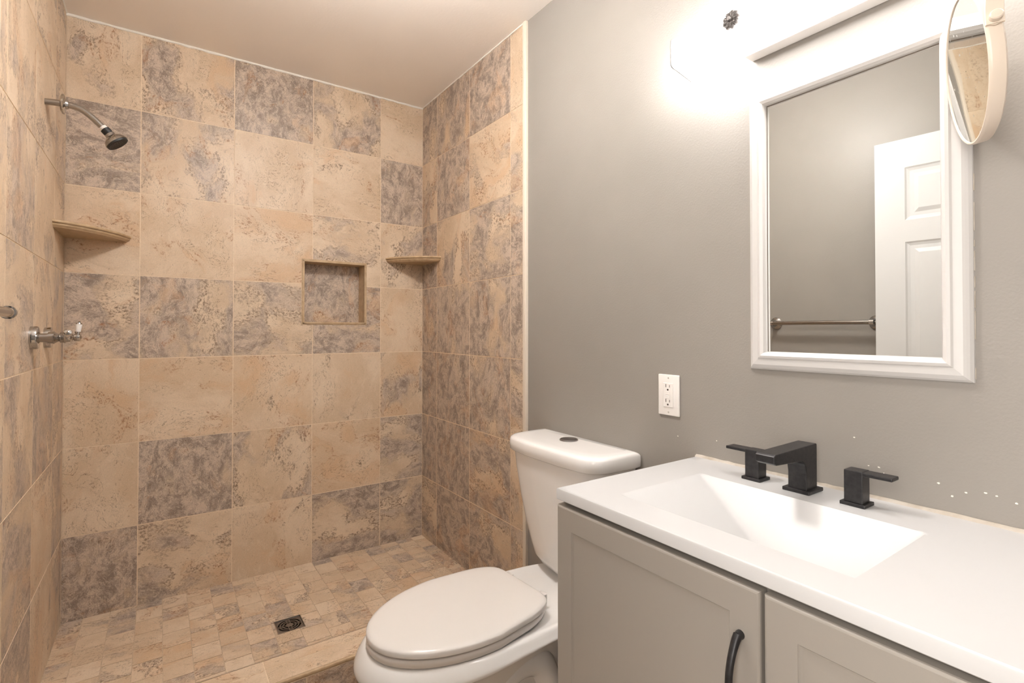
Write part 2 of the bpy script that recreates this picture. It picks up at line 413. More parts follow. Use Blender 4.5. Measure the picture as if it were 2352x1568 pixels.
# right tiled wall (y measured away from the corner)
ry = [0, .1767, .1767 + T, .1767 + 2 * T, YB - TRIM_Y - .011]
GR = [[.90, .80, .98, .45], [.50, .90, .35, .40], [.92, .50, .72, .70], [.90, .80, .72, .70], [.88, .99, .85, .60], [.85, .92, .75, .45], [.55, .99, .82, .50]]  # tile greys, raised above their own tone to stand in for shade
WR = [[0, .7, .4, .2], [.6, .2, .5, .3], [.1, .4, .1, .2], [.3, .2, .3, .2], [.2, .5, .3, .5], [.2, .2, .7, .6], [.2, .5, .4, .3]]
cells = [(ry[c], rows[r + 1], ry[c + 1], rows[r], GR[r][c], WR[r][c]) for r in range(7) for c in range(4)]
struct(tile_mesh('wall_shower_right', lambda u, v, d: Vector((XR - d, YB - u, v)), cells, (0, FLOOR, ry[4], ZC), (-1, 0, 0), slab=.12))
# left tiled wall
ly = [0, .2141, .2141 + T, .2141 + 2 * T, YB - 1.570]
GL = [[.3, .4, .2, .3], [.5, .35, .45, .3], [.4, .3, .62, .4], [.5, .45, .55, .15], [.6, .65, .5, .4], [.6, .3, .65, .3], [.6, .25, .75, .4]]
WL = [[.3, .2, .3, .2], [.2, .2, .2, .3], [.4, .3, .1, .3], [.2, .5, .2, .4], [.3, .4, .5, .3], [.2, .5, .3, .5], [.2, .3, .2, .5]]
cells = [(ly[c], rows[r + 1], ly[c + 1], rows[r], GL[r][c], WL[r][c]) for r in range(7) for c in range(4)]
struct(tile_mesh('wall_shower_left', lambda u, v, d: Vector((XL + d, YB - u, v)), cells, (0, FLOOR, ly[4], ZC), (1, 0, 0), slab=.12))

# ------------------------------------------------------------------ painted walls, ceiling, floors
XP = 1.172
DY0, DY1, DZ = -.66, .13, 1.925            # doorway in the left wall
mb = MB(); mb.box((XP, YN - .1, FLOOR - .1), (XP + .12, TRIM_Y, ZC + .1)); struct(mb.build('wall_right', 'paint'))
mb = MB()
mb.box((XL - .12, DY1 + .02, FLOOR - .1), (XL - .004, 1.565, ZC + .1)); mb.box((XL - .12, YN - .1, FLOOR - .1), (XL - .004, DY0 - .02, ZC + .1))
mb.box((XL - .12, DY0 - .02, DZ + .02), (XL - .004, DY1 + .02, ZC + .1)); struct(mb.build('wall_left', 'paint'))
mb = MB(); mb.box((XL - .12, YN - .12, FLOOR - .1), (XP + .12, YN, ZC + .1)); struct(mb.build('wall_rear', 'paint'))
mb = MB(); mb.box((XL - .12, YN - .12, ZC), (XP + .12, YB + .12, ZC + .1)); struct(mb.build('ceiling', 'ceiling'))
mb = MB(); mb.box((XP - .012, TRIM_Y - .011, FLOOR), (XP + .02, TRIM_Y + .011, ZC), .004); struct(mb.build('trim_1', 'trim_cream', smooth=True))
mb = MB(); mb.box((XL - .03, 1.558, FLOOR), (XL + .004, 1.579, ZC), .004); struct(mb.build('trim_2', 'trim_cream', smooth=True))
mb = MB()   # wobbly caulk bead where the tile meets the ceiling
pts = [Vector((XL + i * (XR - XL) / 60, YB - .001, ZC - .003 + random.uniform(-.0018, .0012))) for i in range(61)]
mb.tube(pts, [random.uniform(.0042, .0062) for _ in pts], 8)
pts = [Vector((XR - .001, YB - i * (YB - TRIM_Y) / 50, ZC - .001 + random.uniform(-.0012, .0008))) for i in range(51)]
mb.tube(pts, [random.uniform(.0022, .0036) for _ in pts], 8)
pts = [Vector((XL + .001, YB - i * 1.0 / 50, ZC - .001)) for i in range(51)]
mb.tube(pts, [random.uniform(.0022, .0036) for _ in pts], 8)
struct(mb.build('trim_3', 'caulk_white', smooth=True))

fc = []
for i in range(-1, 6):
    for j in range(-1, 9):
        x0, x1 = max(XL, XL + i * T + .05), min(XP, XL + (i + 1) * T + .05); y0, y1 = max(YN, YN + j * T), min(1.6, YN + (j + 1) * T)
        if x1 > x0 and y1 > y0: fc.append((x0, y0, x1, y1, random.uniform(.1, .6), random.uniform(.1, .5)))
struct(tile_mesh('floor', lambda u, v, d: Vector((u, v, FLOOR + d)), fc, (XL, YN, XP, 1.62), (0, 0, 1), slab=.1))
CY0, CY1, CZ = 1.602, 1.737, .100
DRX, DRY, DRH = .4065, 2.056, .0475
fc = []
P4 = T / 4
k = -3
while cA + k * P4 < XR - .002:
    x0, x1 = max(XL, cA + k * P4), min(XR, cA + (k + 1) * P4)
    y = YB - (0 if k % 2 else -.05)
    while y > CY1:
        y0 = max(CY1, y - .1); y1 = min(YB, y)
        if x1 > x0 and y1 > y0:
            g = random.choice((.05, .1, .15, .3, .4, .45, .5, .65))
            fc.append((x0, y0, x1, y1, g, random.uniform(0, .7), random.choice((0, 0, 180, 90))))
        y -= .1
    k += 1
struct(tile_mesh('floor_shower', lambda u, v, d: Vector((u, v, SHZ + d)), fc, (XL, CY1 - .02, XR, YB), (0, 0, 1), hole=(DRX - DRH, DRY - DRH, DRX + DRH, DRY + DRH), gap=.0012, slab=.1, mats=('tile', 'floor_grout')))
mb = MB(); mb.box((XL, CY0 + .003, FLOOR), (XR, CY1 - .003, CZ - .003)); curb = struct(mb.build('shower_curb', 'grout'))
xs = [XL] + [.266 + T * k for k in range(-1, 3)] + [XR]
fc = []
for a, b in zip(xs, xs[1:]):
    fc.append((a, CY1 - .052, b, CY1, random.uniform(0, .2), .6, 0)); fc.append((a, CY0 + .006, b, CY1 - .052, random.uniform(0, .15), .3, 0))
struct(tile_mesh('curb_top', lambda u, v, d: Vector((u, v, CZ + d)), fc, (XL, CY0 + .006, XR, CY1), (0, 0, 1), slab=.004, parent=curb))
fc = [(a + .1, FLOOR, b + .1, CZ - .012, .8, .7, 0) for a, b in zip(xs, xs[1:]) if b + .1 < XR + .2]
fc = [(max(XL, a), b, min(XR, c), d, g, w_, r_) for a, b, c, d, g, w_, r_ in fc]
struct(tile_mesh('curb_front', lambda u, v, d: Vector((u, CY0 - d, v)), fc, (XL, FLOOR, XR, CZ - .012), (0, -1, 0), slab=.004, parent=curb))
struct(tile_mesh('curb_inner', lambda u, v, d: Vector((u, CY1 + d, v)), [(a, SHZ, b, CZ, .3, .3) for a, b in zip(xs, xs[1:])], (XL, SHZ - .02, XR, CZ), (0, 1, 0), slab=.004, parent=curb))
mb = MB(); mb.box((XL, CY0 - .001, CZ - .012), (XR, CY0 + .0075, CZ + .0005), .004, 3); struct(mb.build('curb_bullnose', 'stone_edge', curb, smooth=True))

# hall behind the doorway
HX = XL - .12
mb = MB(); mb.box((HX - .9, DY0 - .3, FLOOR - .1), (HX - .8, DY1 + .3, ZC + .1)); mb.box((HX - .9, DY1 + .3, FLOOR - .1), (HX, DY1 + .4, ZC + .1))
mb.box((HX - .9, DY0 - .4, FLOOR - .1), (HX, DY0 - .3, ZC + .1)); struct(mb.build('wall_hall', 'paint'))
mb = MB(); mb.box((HX - .9, DY0 - .4, FLOOR - .1), (XL, DY1 + .4, FLOOR)); struct(mb.build('floor_hall', 'stone_edge'))
mb = MB(); mb.box((HX - .9, DY0 - .4, ZC), (HX, DY1 + .4, ZC + .1)); struct(mb.build('ceiling_hall', 'ceiling'))
mb = MB()   # door lining and casing
for y0, y1 in ((DY1, DY1 + .02), (DY0 - .02, DY0)): mb.box((XL - .125, y0, FLOOR), (XL + .004, y1, DZ + .02))
mb.box((XL - .125, DY0 - .02, DZ), (XL + .004, DY1 + .02, DZ + .02))
for y0, y1 in ((DY1 + .006, DY1 + .062), (DY0 - .062, DY0 - .006)): mb.box((XL - .004, y0, FLOOR), (XL + .012, y1, DZ + .062), .004)
mb.box((XL - .004, DY0 - .062, DZ + .006), (XL + .012, DY1 + .062, DZ + .062), .004)
struct(mb.build('trim_4', 'door'))

# open six-panel door folded back against the left wall
DW, DH, DT = .785, 2.005, .035
door = bpy.data.objects.new('door_1', None); col.objects.link(door); struct(door)
hinge = Vector((-.262, .135, FLOOR + .012)); free = Vector((-.2, .913, 0))
door.location = (0, 0, 0)
ang = math.atan2(free.x - hinge.x, free.y - hinge.y)
DM = Matrix.Translation(hinge) @ Matrix.Rotation(-ang, 4, 'Z')     # local: y along the door, x out into the room
mb = MB()
st, ml = .105, .085
pw = (DW - 2 * st - ml) / 2
panels = []
for z0, z1 in ((.22, .80), (.96, 1.575), (1.665, 1.885)):
    for k in (0, 1):
        y0 = st + k * (pw + ml); panels.append((y0, z0, y0 + pw, z1))
ys = [0, st, st + pw, st + pw + ml, DW - st, DW]; zs = [0, .22, .80, .96, 1.575, 1.665, 1.885, DH]
for x_face, sgn in ((0, 1), (-DT, -1)):
    for i in range(5):
        for j in range(7):
            if i in (1, 3) and j in (1, 3, 5):
                prof = [(0, 0), (.006, -.004), (.016, -.007), (.030, -.007), (.046, -.001)]
                rings = [[Vector((x_face + sgn * h, a, b)) for a, b in ((ys[i] + w_, zs[j] + w_), (ys[i + 1] - w_, zs[j] + w_), (ys[i + 1] - w_, zs[j + 1] - w_), (ys[i] + w_, zs[j + 1] - w_))] for w_, h in prof]
                mb.loft(rings, cap0=False, cap1=True)
            else:
                mb.quad([Vector((x_face, a, b)) for a, b in ((ys[i], zs[j]), (ys[i + 1], zs[j]), (ys[i + 1], zs[j + 1]), (ys[i], zs[j + 1]))])
mb.quad([(0, 0, 0), (-DT, 0, 0), (-DT, 0, DH), (0, 0, DH)]); mb.quad([(0, DW, 0), (-DT, DW, 0), (-DT, DW, DH), (0, DW, DH)])
mb.quad([(0, 0, DH), (-DT, 0, DH), (-DT, DW, DH), (0, DW, DH)]); mb.quad([(0, 0, 0), (-DT, 0, 0), (-DT, DW, 0), (0, DW, 0)])
bmesh.ops.remove_doubles(mb.bm, verts=mb.bm.verts[:], dist=1e-5)
bmesh.ops.transform(mb.bm, matrix=DM, verts=mb.bm.verts[:])
struct(mb.build('door_leaf', 'door', door))
mb = MB(); mb.lathe([(0, .028), (.004, .028), (.007, .011), (.016, .011), (.021, .022), (.032, .026), (.040, .020), (.042, .001)], DM @ Vector((0, DW - .075, .93)), DM.to_3x3() @ Vector((1, 0, 0)))
struct(mb.build('door_knob', 'chrome', door, smooth=True))
mb = MB()
for z in (.2, 1.0, 1.8): mb.tube([DM @ Vector((-.012, -.004, z - .045)), DM @ Vector((-.012, -.004, z + .045))], .006)
struct(mb.build('door_hinges', 'chrome', door, smooth=True))

# ------------------------------------------------------------------ vanity light
vl = thing('vanity_light', 'brightly lit white frosted glass bath light with silver flower knob above the framed mirror', 'light', (XP, .4825, 1.76))
GY0, GY1, GX = -.050, .828, 1.060
sec = [(1.142, 1.7665), (1.075, 1.780)] + arc((1.072, 1.792), .012, 268, 180, 5) + arc((1.072, 1.842), .012, 180, 92, 5) + [(1.075, 1.854), (1.142, 1.868)]
def offset_sec(sec, d):
    out = []
    for i, p in enumerate(sec):
        a = Vector(sec[max(i - 1, 0)]); b = Vector(sec[min(i + 1, len(sec) - 1)]); t = (b - a).normalized(); n = Vector((-t.y, t.x))
        out.append((p[0] + n.x * d, p[1] + n.y * d))
    return out
inner = offset_sec(sec, -.004)
if inner[6][0] < sec[6][0]: inner = offset_sec(sec, .004)
ring = sec + inner[::-1]
mb = MB(); mb.loft([[Vector((x, y, z)) for x, z in ring] for y in (GY0, GY1)]); mb.build('glass_shade', 'glow', vl, smooth=True)
for y in (GY0 + .0005, GY1 - .0005):   # polished bevel line along the cut ends of the glass
    mb = MB(); mb.tube([Vector((x - .0012 if x < 1.07 else x, y, z)) for x, z in sec], .0013, 6)
    mb.build('glass_edge', 'glass_edge', vl, smooth=True)
def scroll(cy, cz, s, f):
    p = []
    for k in range(26):
        a = k / 25 * 4.2; r = .010 * (1 - k / 30)
        p.append(Vector((GX - .0003, cy + f * (r * math.cos(a) + .012 * (1 - k / 25)) * s, cz + (r * math.sin(a)) * s)))
    mb = MB(); mb.tube(p, .0006, 5); mb.build('etched_scroll', 'etch', vl, smooth=True)
for cy in (.78, .745, .71, .62, .59, .555, .22, .185, .15):
    for f in (-1, 1): scroll(cy, 1.817 + random.uniform(-.008, .008), random.uniform(.8, 1.2), f)
mb = MB(); mb.box((1.136, .1005, 1.762), (XP, .6775, 1.868), .002); mb.build('base_plate', 'base_plate', vl)
for cy in (.660, .118):
    mb = MB(); n = 9; c = Vector((GX, cy, 1.816)); rings = []
    prof = [(0.0005, 1.0), (-.004, 1.0), (-.0085, .86), (-.0100, .62), (-.0085, .40), (-.0110, .30), (-.0150, .24), (-.0155, .02)]
    for dx, rs in prof:
        rg = []
        for k in range(90):
            a = 2 * math.pi * k / 90; pet = .0168 + .0050 * abs(math.sin(n * a / 2)) ** .6
            groove = .0012 * (math.cos(n * a * 3) > .55) * (rs > .35) * (rs < .9)
            rr = (pet if rs > .45 else .016) * rs
            rg.append(c + Vector((dx + groove, math.cos(a) * rr, math.sin(a) * rr)))
        rings.append(rg)
    mb.loft(rings); k_ = mb.build('finial', 'knob', vl, smooth=True, angle=50); k_['label'] = 'silver flower-shaped finial'
for y in (.62, .46, .30, .14):
    mb = MB(); mb.lathe([(0, .008), (.01, .010), (.02, .016), (.034, .010), (.04, .002)], (1.134, y, 1.816), (-1, 0, 0), 16)
    mb.build('bulb', 'bulb', vl, smooth=True)

# globe added out of view to fill the shower and ceiling with light
LX, LY = .43, 1.20
cl = thing('ceiling_fill', 'added unseen globe fill light on the ceiling in front of the shower', 'light', (LX, LY, ZC))
mb = MB(); mb.lathe([(0, .075), (.012, .075), (.020, .050), (.024, .012), (.075, .012), (.080, .045), (.090, .048)], (LX, LY, ZC), (0, 0, -1)); mb.build('fill_base', 'base_plate', cl, smooth=True)
mb = MB(); mb.lathe([(.086, .046), (.095, .085), (.115, .115), (.145, .125), (.175, .112), (.200, .075), (.208, .04), (.210, .001)], (LX, LY, ZC), (0, 0, -1)); mb.build('fill_shade', 'dome', cl, smooth=True)

# ------------------------------------------------------------------ framed wall mirror
wm = thing('wall_mirror', 'rectangular wall mirror in a white painted moulded frame above the sink', 'mirror', (XP, .48, 1.35))
iy0, iy1, iz0, iz1 = .3165, .6405, 1.0662, 1.6400
prof = [(0, .004), (0, .013), (.003, .020), (.009, .0235), (.014, .0215), (.017, .018), (.030, .0165), (.034, .014), (.038, .011), (.042, .005), (.0425, -.001)]
rings = []
for w_, h in prof:
    rings.append([Vector((XP - h, y, z)) for y, z in ((iy0 - w_, iz0 - w_), (iy1 + w_, iz0 - w_), (iy1 + w_, iz1 + w_), (iy0 - w_, iz1 + w_))])
mb = MB(); mb.loft(rings, cap0=False, cap1=False); mb.build('frame', 'frame', wm)
mb = MB(); mb.box((XP - .0045, iy0 - .004, iz0 - .004), (XP - .0005, iy1 + .004, iz1 + .004)); mb.build('mirror_glass', 'mirror', wm)
mb = MB()   # dark gap line at the edge of the glass
for a, b in (((iy0, iz1 - .0018), (iy1, iz1)), ((iy1 - .0012, iz0), (iy1, iz1))):
    mb.box((XP - .0052, a[0], a[1]), (XP - .0046, b[0], b[1]))
mb.build('glass_gasket', 'cab_dark', wm)
for z, ln in ((1.03, .02), (1.10, .05), (1.155, .03), (1.19, .02), (1.22, .035), (1.262, .012), (1.29, .05), (1.36, .03)):
    mb = MB(); mb.box((XP - .002, .2728, z), (XP + .001, .2745, z + ln), .0005, 1); mb.build('caulk_bead', 'caulk', wm)

# ------------------------------------------------------------------ outlet
oc = (.9235, .9355)
ol = thing('wall_outlet', 'white two-socket outlet cover on the grey wall left of the mirror', 'outlet', (XP, oc[0], oc[1]))
mb = MB(); mb.box((XP - .006, oc[0] - .0352, oc[1] - .0568), (XP, oc[0] + .0352, oc[1] + .0568), .0025, 3); mb.build('cover_plate', 'outlet', ol, smooth=True)
mb = MB(); mb.box((XP - .0085, oc[0] - .0165, oc[1] - .0335), (XP - .005, oc[0] + .0165, oc[1] + .0335), .0012, 2)
for dz in (.0055, -.0055): mb.box((XP - .0095, oc[0] - .0075, oc[1] + dz - .004), (XP - .008, oc[0] + .0075, oc[1] + dz + .004), .0004, 1)
mb.build('receptacle', 'outlet', ol)
for dz in (.0205, -.0205):
    mb = MB(); mb.box((XP - .0090, oc[0] + .0052, oc[1] + dz + .001), (XP - .0084, oc[0] + .0068, oc[1] + dz + .010)); mb.box((XP - .0090, oc[0] - .0068, oc[1] + dz + .001), (XP - .0084, oc[0] - .0054, oc[1] + dz + .008))
    mb.lathe([(0, .0026), (.0006, .0026)], (XP - .0084, oc[0], oc[1] + dz - .0055), (-1, 0, 0), 14)
    mb.build('socket_slots', 'slot', ol)
for dz in (.0475, -.0475):
    mb = MB(); mb.lathe([(0, .0026), (.0007, .0024)], (XP - .0058, oc[0], oc[1] + dz), (-1, 0, 0), 14)
    mb.box((XP - .0068, oc[0] - .0004, oc[1] + dz - .0022), (XP - .0064, oc[0] + .0004, oc[1] + dz + .0022)); mb.build('screw', 'screw', ol)

# ------------------------------------------------------------------ toilet
TC = 1.250; TZ = FLOOR
toi = thing('toilet', 'white two-piece toilet with closed seat beside the grey vanity', 'toilet', (.8, TC, TZ))
def egg(xf, xm, xb, hw, hb, z, p=3.2, n=56, pf=2.0, rise=0.0):
    out = []
    for k in range(n):
        a = 2 * math.pi * k / n; c, s_ = math.cos(a), math.sin(a)
        if c >= 0:
            e = 2 / p; x = xm + (xb - xm) * abs(c) ** e; y = (abs(s_) ** e) * (hw + (hb - hw) * (abs(c) ** e) ** 1.6)
        else:
            e = 2 / pf; x = xm - (xm - xf) * abs(c) ** e; y = abs(s_) ** e * hw
        out.append(Vector((x, TC + math.copysign(y, s_), z + rise * max(0, min(1, (x - .46) / .36)))))
    return out
mb = MB()
secs = [(.480, .70, 1.150, .120, .125, .300, 5), (.440, .70, 1.154, .168, .150, .3150, 5), (.429, .70, 1.157, .177, .156, .3160, 5), (.419, .70, 1.159, .184, .161, .311, 5), (.408, .70, 1.160, .191, .165, .297, 5), (.400, .70, 1.160, .197, .167, .280, 5),
        (.397, .70, 1.160, .198, .165, .266, 5), (.404, .70, 1.150, .186, .148, .256, 5), (.414, .70, 1.120, .160, .110, .242, 4), (.434, .70, 1.08, .142, .088, .215, 4), (.470, .71, 1.05, .122, .080, .165, 4), (.510, .72, 1.03, .104, .078, .110, 4),
        (.545, .74, 1.02, .092, .078, .045, 4), (.560, .75, 1.02, .092, .082, -.030, 4), (.558, .75, 1.03, .100, .096, -.080, 4), (.553, .75, 1.04, .112, .110, TZ + .004, 4), (.554, .75, 1.04, .112, .110, TZ, 4)]
RISE = {.280: .014, .266: .022, .256: .030, .242: .034, .215: .030, .165: .016}
mb.loft([egg(a, b, c, d, e, z, p, rise=RISE.get(z, 0)) for a, b, c, d, e, z, p in secs])
mb.build('bowl', 'porcelain', toi, smooth=True, angle=60, subsurf=1)
mb = MB()   # S-shaped trapway bulging from both sides of the pedestal
for sg in (-1, 1):
    path = smooth_path([(.60, TC + sg * .050, -.060), (.655, TC + sg * .066, .030), (.725, TC + sg * .078, .125), (.80, TC + sg * .084, .190), (.880, TC + sg * .086, .185), (.925, TC + sg * .080, .110), (.93, TC + sg * .07, .02), (.93, TC + sg * .055, -.09)], 7)
    mb.tube(path, .043, 18)
mb.build('trapway', 'porcelain', toi, smooth=True, angle=60)
mb = MB()   # tank body, tapering downwards
def tank(xf, hw, z, hb=None, bow=.018, r=.05, xb=1.158, inset=0):
    hb = hb or hw; pts = []
    base = [(xb, hb), (xb - .03, hb + .003), (xf + .095, hw + .002), (xf + .055, hw - .004), (xf + .030, hw - .022), (xf + .014, hw - .050), (xf + .006, hw - .095), (xf, hw - .15)]
    P = smooth_path([(a, b, 0) for a, b in base], 3)
    full = [Vector((p.x, TC + p.y, z)) for p in P] + [Vector((p.x, TC - p.y, z)) for p in reversed(P[:-1])]
    return full
secs = [(1.010, .188, .712), (1.012, .186, .68)] 
secs = [(.977, .214, .716), (.982, .211, .66), (.996, .204, .56), (1.012, .196, .47), (1.028, .188, .40), (1.038, .182, .36), (1.050, .172, .338), (1.070, .155, .326)]
mb.loft([tank(a, b, z) for a, b, z in secs][::-1]); mb.build('tank', 'porcelain', toi, smooth=True, angle=50)
mb = MB()
secs = [(.988, .212, .7145), (.969, .2235, .7130), (.966, .2260, .7160), (.965, .2270, .735), (.966, .2260, .7480), (.9685, .2240, .7530), (.974, .2195, .7565), (.984, .211, .7585), (1.01, .188, .7595)]
mb.loft([tank(a, b, z, xb=1.166 if z < .75 else 1.166 - (z - .75) * 1.5) for a, b, z in secs]); mb.build('tank_lid', 'porcelain', toi, smooth=True, angle=60)
def skew(mb_): bmesh.ops.rotate(mb_.bm, cent=Vector((.67, TC - .003, .3)), matrix=Matrix.Rotation(R(4.0), 3, 'Z'), verts=mb_.bm.verts[:])   # the seat sits a little askew
mb = MB(); bc = (1.095, TC + .012, .7605)
mb.lathe([(-.004, .030), (.002, .030), (.0035, .027), (.0028, .0265), (.0036, .026), (.0040, .024), (.0042, .001)], bc, (0, 0, 1), 36)
mb.build('flush_button', 'dark_metal', toi, smooth=True)
mb = MB()
mb.loft([egg(a, .70, c, d, e, z, 7.0) for a, c, d, e, z in ((.440, .900, .168, .128, .3165), (.430, .906, .175, .134, .3185), (.427, .908, .177, .136, .326), (.4275, .907, .1765, .1355, .336), (.430, .905, .174, .133, .3380))])
skew(mb); mb.build('seat', 'seat', toi, smooth=True, angle=55)
mb = MB()
mb.loft([egg(a, .70, c, d, e, z, 7.0) for a, c, d, e, z in ((.446, .899, .162, .130, .3410), (.430, .908, .176, .140, .3415), (.4275, .911, .1785, .142, .3425), (.4275, .911, .1785, .142, .3530), (.4300, .910, .1765, .1405, .3560), (.436, .906, .170, .131, .3590), (.444, .900, .163, .125, .3605), (.47, .880, .142, .11, .3615), (.56, .82, .08, .07, .362))])
skew(mb); mb.build('seat_lid', 'seat', toi, smooth=True, angle=55)
for sg in (-1, 1):
    mb = MB(); mb.box((.896, TC + sg * .078 - .014, .3145), (.932, TC + sg * .078 + .014, .3455), .003, 2); skew(mb); mb.build('hinge', 'seat', toi, smooth=True)

# ------------------------------------------------------------------ vanity cabinet and countertop
VT, VF, VL, VR = .7836, .6926, .838, -.38
ct = thing('vanity_countertop', 'white moulded countertop with sloping rectangular sink basin', 'countertop', (.93, .23, VT))
bx0, bx1, by0, by1 = .7690, 1.0360, .3050, .7290
DEP = .14
def basin(x, y):
    if not (bx0 < x < bx1 and by0 < y < by1): return 0
    def e(d, run, p):
        t = max(0, min(1, d / run)); return 1 - (1 - t) ** p
    l = e(by1 - y, .33, 1.12); r = e(y - by0, .15, 1.9); bk = e(bx1 - x, .235, 1.75); f = e(x - bx0, .035, 2.0)
    v = [l, r, bk, f]; k = 55.0
    sm = -math.log(sum(math.exp(-k * a) for a in v)) / k + math.log(4) / k * 0
    sm = max(0, min(sm, min(v)))
    return DEP * sm * (1 - .12 * (1 - sm))
def lin(a, b, n): return [a + (b - a) * i / n for i in range(n + 1)]
gx = sorted(set([VF + .004] + lin(VF + .02, bx0 - .002, 2) + lin(bx0, bx1, 44) + lin(bx1 + .004, XP - .002, 3)))
gy = sorted(set(lin(VR, by0 - .004, 6) + lin(by0, by1, 66) + lin(by1 + .004, VL - .004, 3)))
mb = MB(); grid = [[mb.bm.verts.new((x, y, VT - basin(x, y))) for y in gy] for x in gx]
for i in range(len(gx) - 1):
    for j in range(len(gy) - 1): mb.bm.faces.new((grid[i][j], grid[i + 1][j], grid[i + 1][j + 1], grid[i][j + 1]))
def lay(o_, z): return [Vector((VF + o_, VR, z)), Vector((VF + o_, VL - o_, z)), Vector((XP - .002, VL - o_, z))]
rr = [lay(.004, VT), lay(.0012, VT - .0012), lay(0, VT - .004), lay(0, VT - .0225), lay(.0015, VT - .024), lay(.03, VT - .024)]
mb.loft(rr, False, False, closed=False)
bmesh.ops.remove_doubles(mb.bm, verts=mb.bm.verts[:], dist=1e-5)
mb.build('sink_top', 'counter', ct, smooth=True, angle=40)
mb = MB()   # hand-smeared caulk along the wall
pts = [Vector((XP - .0015, VL - i * (VL - VR) / 80, VT + .0005)) for i in range(81)]
rings = []
for p in pts:
    a = .0070 + random.uniform(-.0012, .0012); h = .0042 + random.uniform(-.0008, .0008)
    rings.append([p + Vector((.001, 0, -.001)), p + Vector((-a, 0, -.0008)), p + Vector((-a * .55, 0, h * .35)), p + Vector((-a * .15, 0, h)), p + Vector((.001, 0, h * 1.1))])
mb.loft(rings); struct(mb.build('trim_5', 'caulk', smooth=True))
mb = MB(); sd = Vector((.825, .485, VT - basin(.825, .485)))
mb.lathe([(-.002, .022), (.002, .022), (.003, .018), (.001, .016), (.004, .010), (.0045, .001)], sd, (0, 0, 1)); mb.build('sink_drain', 'polished', ct, smooth=True)

vc = thing('vanity_cabinet', 'greige shaker vanity cabinet with black arched pulls under the white countertop', 'cabinet', (.93, .23, FLOOR))
FX = .7125; dth = .0195
mb = MB()
mb.box((FX, VL - .018, FLOOR), (XP - .004, VL - .0005, VT - .0245)); mb.box((FX, VR, FLOOR), (XP - .004, VR + .018, VT - .0245))
mb.box((FX + .07, VR + .018, FLOOR), (FX + .085, VL - .018, FLOOR + .10)); mb.box((FX, VR + .018, FLOOR + .10), (XP - .004, VL - .018, FLOOR + .118))
mb.box((FX + .002, VR + .018, VT - .06), (FX + .018, VL - .018, VT - .0245)); mb.box((FX, .372, FLOOR + .118), (FX + .018, .412, VT - .06)); mb.box((FX, -.075, FLOOR + .118), (FX + .018, -.035, VT - .06))
mb.build('cabinet_body', 'cabinet', vc)
def cab_door(ya, yb, z0, z1, hy, has_handle=True):
    xf = FX - dth; fr = .046
    mb = MB()
    outer = lambda o_, x: [Vector((x, a, b)) for a, b in ((ya + o_, z0 + o_), (yb - o_, z0 + o_), (yb - o_, z1 - o_), (ya + o_, z1 - o_))]
    seq = [(0, FX - .0005), (0, xf + .0045), (.0007, xf + .0022), (.0022, xf + .0007), (.0045, xf), (fr, xf), (fr + .0006, xf + .0010), (fr + .0020, xf + .0022), (fr + .005, xf + .0026)]
    mb.loft([outer(o_, x) for o_, x in seq], True, True)
    d = mb.build('cabinet_door', 'cabinet', vc)
    # arched pull
    if has_handle:
        zt, zb = .684, .548; pts = []; rad = []
        for k in range(25):
            t = k / 24; pts.append(Vector((xf - .006 - .024 * math.sin(math.pi * t) ** .75, hy, zt - .006 + (zb - zt + .012) * t))); 
        mbh = MB()
        rings = []
        for k, p in enumerate(pts):
            t = k / 24; tg = (pts[min(k + 1, 24)] - pts[max(k - 1, 0)]).normalized(); nrm = Vector((tg.z, 0, -tg.x))
            if nrm.x > 0: nrm = -nrm
            wd = .0055 + .0012 * abs(2 * t - 1) ** 3; th = .0042 + .0020 * abs(2 * t - 1) ** 4
            rings.append([p + Vector((0, math.cos(q) * wd, 0)) + nrm * (math.sin(q) * th) for q in [2 * math.pi * m / 12 for m in range(12)]])
        mbh.loft(rings)
        for z in (zt, zb): mbh.lathe([(0, .0068), (.004, .0066), (.009, .0052)], (xf + .0008, hy, z - (.007 if z == zt else -.007)), (-1, 0, 0), 14)
        mbh.build('handle', 'black', d, smooth=True)
    return d
cab_door(.3945, .8375, FLOOR + .105, .7495, .4235)
cab_door(-.053, .3890, FLOOR + .105, .7495, -.020)
cab_door(VR + .002, -.0585, FLOOR + .105, .7495, -.090)

# ------------------------------------------------------------------ faucet
fa = thing('sink_faucet', 'matte black widespread faucet with square spout and two flat lever handles', 'faucet', (1.10, .53, VT))
FZ = VT
mb = MB()
c0, c1, s0, s1 = 1.080, 1.124, .5145, .5520
ztop, zb = .8815, .854
prof = [(c1, FZ + .004), (c1, ztop - .002), (c1 - .002, ztop), (.962, ztop - .0025), (.957, ztop - .006), (.957, ztop - .019), (.966, zb + .004)] + [(1.055, zb - .001)] + arc((1.058, zb - .021), .020, 90, 20, 4) + [(c0, zb - .03), (c0, FZ + .004)]
mb.prism(prof, 1, s0, s1)
mb.build('spout', 'black', fa, bevel=.0018)
mb = MB(); mb.box((1.0725, .5065, FZ), (1.133, .5605, FZ + .0075), .0015); mb.build('spout_base', 'black', fa)
for cy, sg in ((.6325, 1), (.4315, -1)):
    hx = 1.098; h = .016
    mb = MB(); mb.box((hx - .0215, cy - .0215, FZ), (hx + .0215, cy + .0215, FZ + .0065), .0012); e = mb.build('handle_base', 'black', fa)
    mb = MB(); mb.box((hx - h, cy - h, FZ + .006), (hx + h, cy + h, .850), .0015)
    a, b = (cy - h, cy + .064) if sg > 0 else (cy - .064, cy + h)
    l0, l1 = (cy + h - .002, cy + .063) if sg > 0 else (cy - .063, cy - h + .002)
    mb.box((hx - h + .0005, l0, .8425), (hx + h - .0005, l1, .8492), .0016)
    hd = mb.build('handle', 'black', fa)

